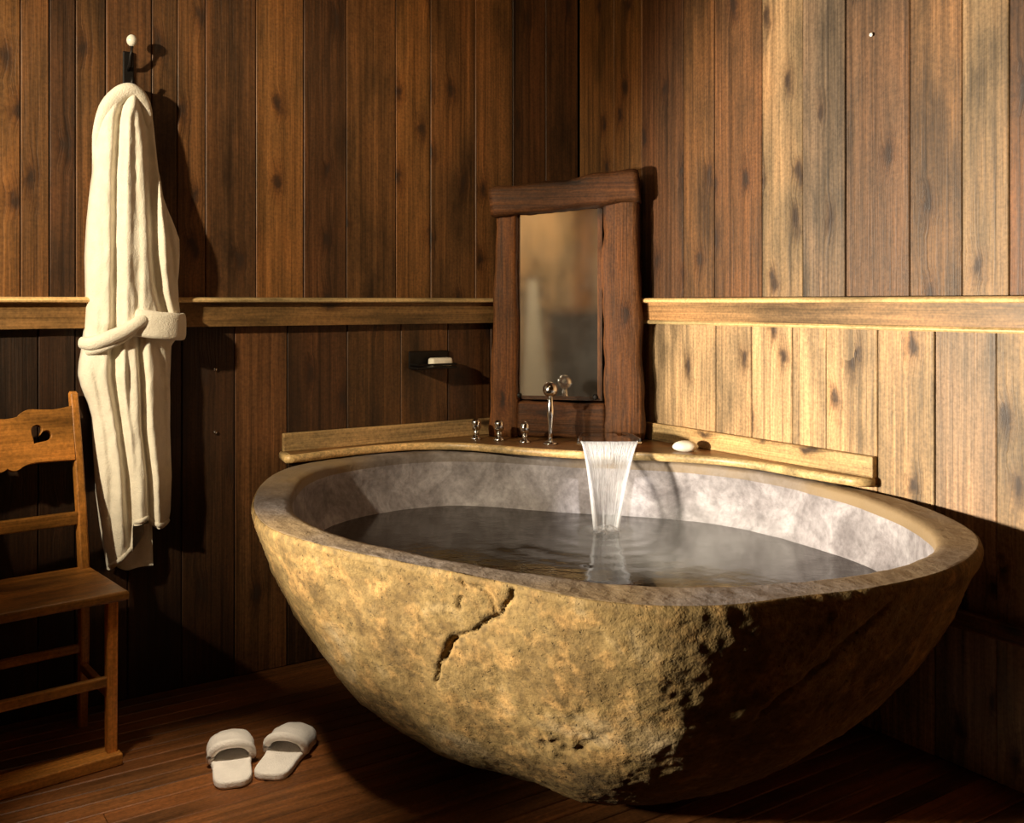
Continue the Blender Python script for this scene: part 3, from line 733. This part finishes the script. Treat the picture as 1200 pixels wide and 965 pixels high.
# scalloped crest with two tilted hearts
cu = bpy.data.curves.new('crest', 'CURVE'); cu.dimensions = '2D'; cu.fill_mode = 'BOTH'; cu.extrude = .009; cu.bevel_depth = .0015
def spline(P):
    s_ = cu.splines.new('POLY'); s_.points.add(len(P)-1)
    for q, (x, y) in zip(s_.points, P): q.co = (x, y, 0, 1)
    s_.use_cyclic_u = True
top = [(0, .060), (.03, .064), (.045, .076), (.065, .083), (.10, .080), (.135, .079), (.176, .086)]
bot = [(.176, -.068), (.12, -.066), (.07, -.066), (.045, -.071), (.025, -.082), (.012, -.082), (0, -.075)]
half = [(p.x, p.y) for p in catmull([Vector((*q, 0)) for q in top], 4)]+[(p.x, p.y) for p in catmull([Vector((*q, 0)) for q in bot], 4)]
spline(half+[(-x, y) for x, y in reversed(half) if x > .001])
for s_ in (-1, 1):
    H_ = []
    for a in np.linspace(0, 2*math.pi, 40)[:-1]:
        x = 16*math.sin(a)**3; y = 13*math.cos(a)-5*math.cos(2*a)-2*math.cos(3*a)-math.cos(4*a)
        x, y = x*.0019, y*.0020; r_ = -s_*.62
        H_.append((s_*.088+x*math.cos(r_)-y*math.sin(r_), .010+x*math.sin(r_)+y*math.cos(r_)))
    spline(H_)
tmp = bpy.data.objects.new('crest_curve', cu); COL.objects.link(tmp)
bpy.context.view_layer.update()
me = bpy.data.meshes.new_from_object(tmp.evaluated_get(bpy.context.evaluated_depsgraph_get())); bpy.data.objects.remove(tmp); me.name = 'crest_board'
me.materials.clear()
o = link('crest_board', me, M_CHAIR, ch, (0, .2165, .815)); o.rotation_euler = (math.pi/2-.26, 0, 0)

# ------------------------------------------------------------------ slippers
def slipper(heel, toe, seed, label):
    h0, t0 = Vector((*heel, 0)), Vector((*toe, 0)); d = t0-h0; L_ = d.length
    e = tag(empty('slipper', h0, math.atan2(d.y, d.x)-math.pi/2), label, 'slipper', 'pair of white slippers')
    prof = [(0, .018), (.004, .028), (.012, .037), (.025, .043), (.05, .046), (.11, .046), (.16, .052), (.20, .055), (.23, .050), (.25, .038), (.262, .020), (.266, .004)]
    sc = L_/.266
    def w_(y): return lerp_tab(prof, y/sc)*1.03
    side = [(w_(y), y) for y in list(np.linspace(0, .03, 9)*sc)+list(np.linspace(.04, .266, 30)*sc)]
    pts = side+[(-a, b) for a, b in reversed(side)]
    link('sole', prism('sole', pts, 0, .020, .006, 3), M_SLIP, e, smooth=False)
    # padded vamp over the toes
    nu, nv = 30, 22; v = []
    for lay in (0, 1):
        for j in range(nv):
            q = j/(nv-1); y = (.135+.131*q)*sc
            for i in range(nu):
                u = -1+2*i/(nu-1); a = u*math.pi/2
                ww = w_(min(y, .262*sc))*(1.10 if lay else .93)
                hh = (.056-.022*q**2)*(1 if lay else .76)*(1-max(0, q-.75)/.25*.35)
                x = ww*math.sin(a); yy = y-(.020*math.cos(a)*(1-q)-.012*(1-q))+(.008 if lay else -.004)*q
                z = .012+hh*math.cos(a)**.7+.003*noise.noise(Vector((x*40+seed, y*40, 0)))
                v.append((x, yy, z))
    f = [tuple(reversed(q)) for q in grid_faces(nu, nv)]+grid_faces(nu, nv, False, nu*nv); m_ = nu*nv
    for i in range(nu-1): f += [(i, i+1, m_+i+1, m_+i), ((nv-1)*nu+i+1, (nv-1)*nu+i, m_+(nv-1)*nu+i, m_+(nv-1)*nu+i+1)]
    for j in range(nv-1): f += [((j+1)*nu, j*nu, m_+j*nu, m_+(j+1)*nu), (j*nu+nu-1, (j+1)*nu+nu-1, m_+(j+1)*nu+nu-1, m_+j*nu+nu-1)]
    link('vamp', mesh('vamp', v, f), M_SLIP, e, smooth=True)
    P = []
    for i in range(21):
        a = -math.pi/2+math.pi*i/20; ww = w_(.135*sc)*1.03
        P.append((ww*math.sin(a),   .135*sc-.020*math.cos(a)+.012,   .014+.048*max(0, math.cos(a))**.7))
    link('cuff', tube('cuff', P, .0115, 12), M_SLIP, e, smooth=True)
slipper((-.687, 2.415), (-.765, 2.655), 1, 'white terry slipper, the one closer to the chair')
slipper((-.612, 2.455), (-.585, 2.700), 5, 'white terry slipper, the one closer to the tub')

# ------------------------------------------------------------------ far side of the room, seen in the mirror
cb = tag(empty('cabinet', C+A*(LA-.005)+B*3.52, rot_z(B)), 'dark low cabinet by the far wall, seen only in the mirror', 'cabinet')
M_CAB = wood('dark_cabinet_wood', 'Z', (.05, .03, .018), .5, False)
link('body', boxm('body', -.29, .29, .0, .36, .0, 1.08, .004), M_CAB, cb)
link('top', boxm('top', -.31, .31, .0, .39, 1.08, 1.11, .005), M_CAB, cb)
for s_ in (-1, 1):
    d_ = link('door', boxm('door', -.135, .135, .0, .02, -.50, .50, .004), M_CAB, cb, (s_*.143, .360, .55))
    link('handle', lathe('handle', [(0, 0), (.006, 0), (.006, .012), (.014, .02), (.012, .028), (0, .03)], 16), M_IRON, d_, (-s_*.10, .02, .1)).rotation_euler = (-math.pi/2, 0, 0)
cu_ = tag(empty('curtain', C+A*(LA-.02)+B*2.955, rot_z(B)), 'cream curtain gathered by the far wall, seen only in the mirror', 'curtain')
v = []; nu, nv = 80, 40
for lay in (0, 1):
    for j in range(nv):
        q = j/(nv-1); hw = .035+.165*q**1.3
        for i in range(nu):
            u = -1+2*i/(nu-1); v.append((u*hw+.03*q, .10+.035*math.sin(u*13+q*1.5)+(.006 if lay else 0), 1.40-1.36*q))
f = grid_faces(nu, nv)+[tuple(reversed(q)) for q in grid_faces(nu, nv, False, nu*nv)]
link('drape', mesh('drape', v, f), M_TERRY, cu_, smooth=True)
link('rod', tube('rod', [(-.16, .10, 1.405), (.16, .10, 1.405)], .009, 10), M_IRON, cu_, smooth=True)
for x_ in (-.15, .15): link('rod_bracket', boxm('rod_bracket', x_-.008, x_+.008, .02, .10, 1.395, 1.415, .002), M_IRON, cu_)
# thin steam over the water by the landing stream
bm = bmesh.new(); bmesh.ops.create_icosphere(bm, subdivisions=3, radius=1)
for q in bm.verts: q.co = Vector((q.co.x*.36, q.co.y*.30, q.co.z*.115))
me = bpy.data.meshes.new('steam'); bm.to_mesh(me); bm.free()
t = NT('steam'); t.t.nodes.remove(t.b); pv = t.n('ShaderNodeVolumePrincipled'.replace('ShaderNode', '')); tc = t.n('TexCoord')
gd = t.n('VectorMath', operation='LENGTH'); t.l(t.vmath('DIVIDE', tc.outputs['Object'], (.36, .30, .115)), gd.inputs[0])
fall = t.ramp(gd.outputs['Value'], [(.25, 1), (.95, 0)])
dn = t.math('MULTIPLY', t.math('MULTIPLY', fall, t.ramp(t.noise(tc.outputs['Object'], 7, 3), [(.40, 0), (.7, 1)])), 2.5)
pv.inputs['Color'].default_value = (.95, .92, .88, 1); t.val(pv.inputs['Density'], dn)
t.l(pv.outputs[0], t.t.nodes['Material Output'].inputs['Volume'])
o = link('steam', me, t.m, None, (.42, 2.30, .630)); o['kind'] = 'stuff'; tag(o, 'thin steam drifting over the bath water beside the falling stream', 'steam')
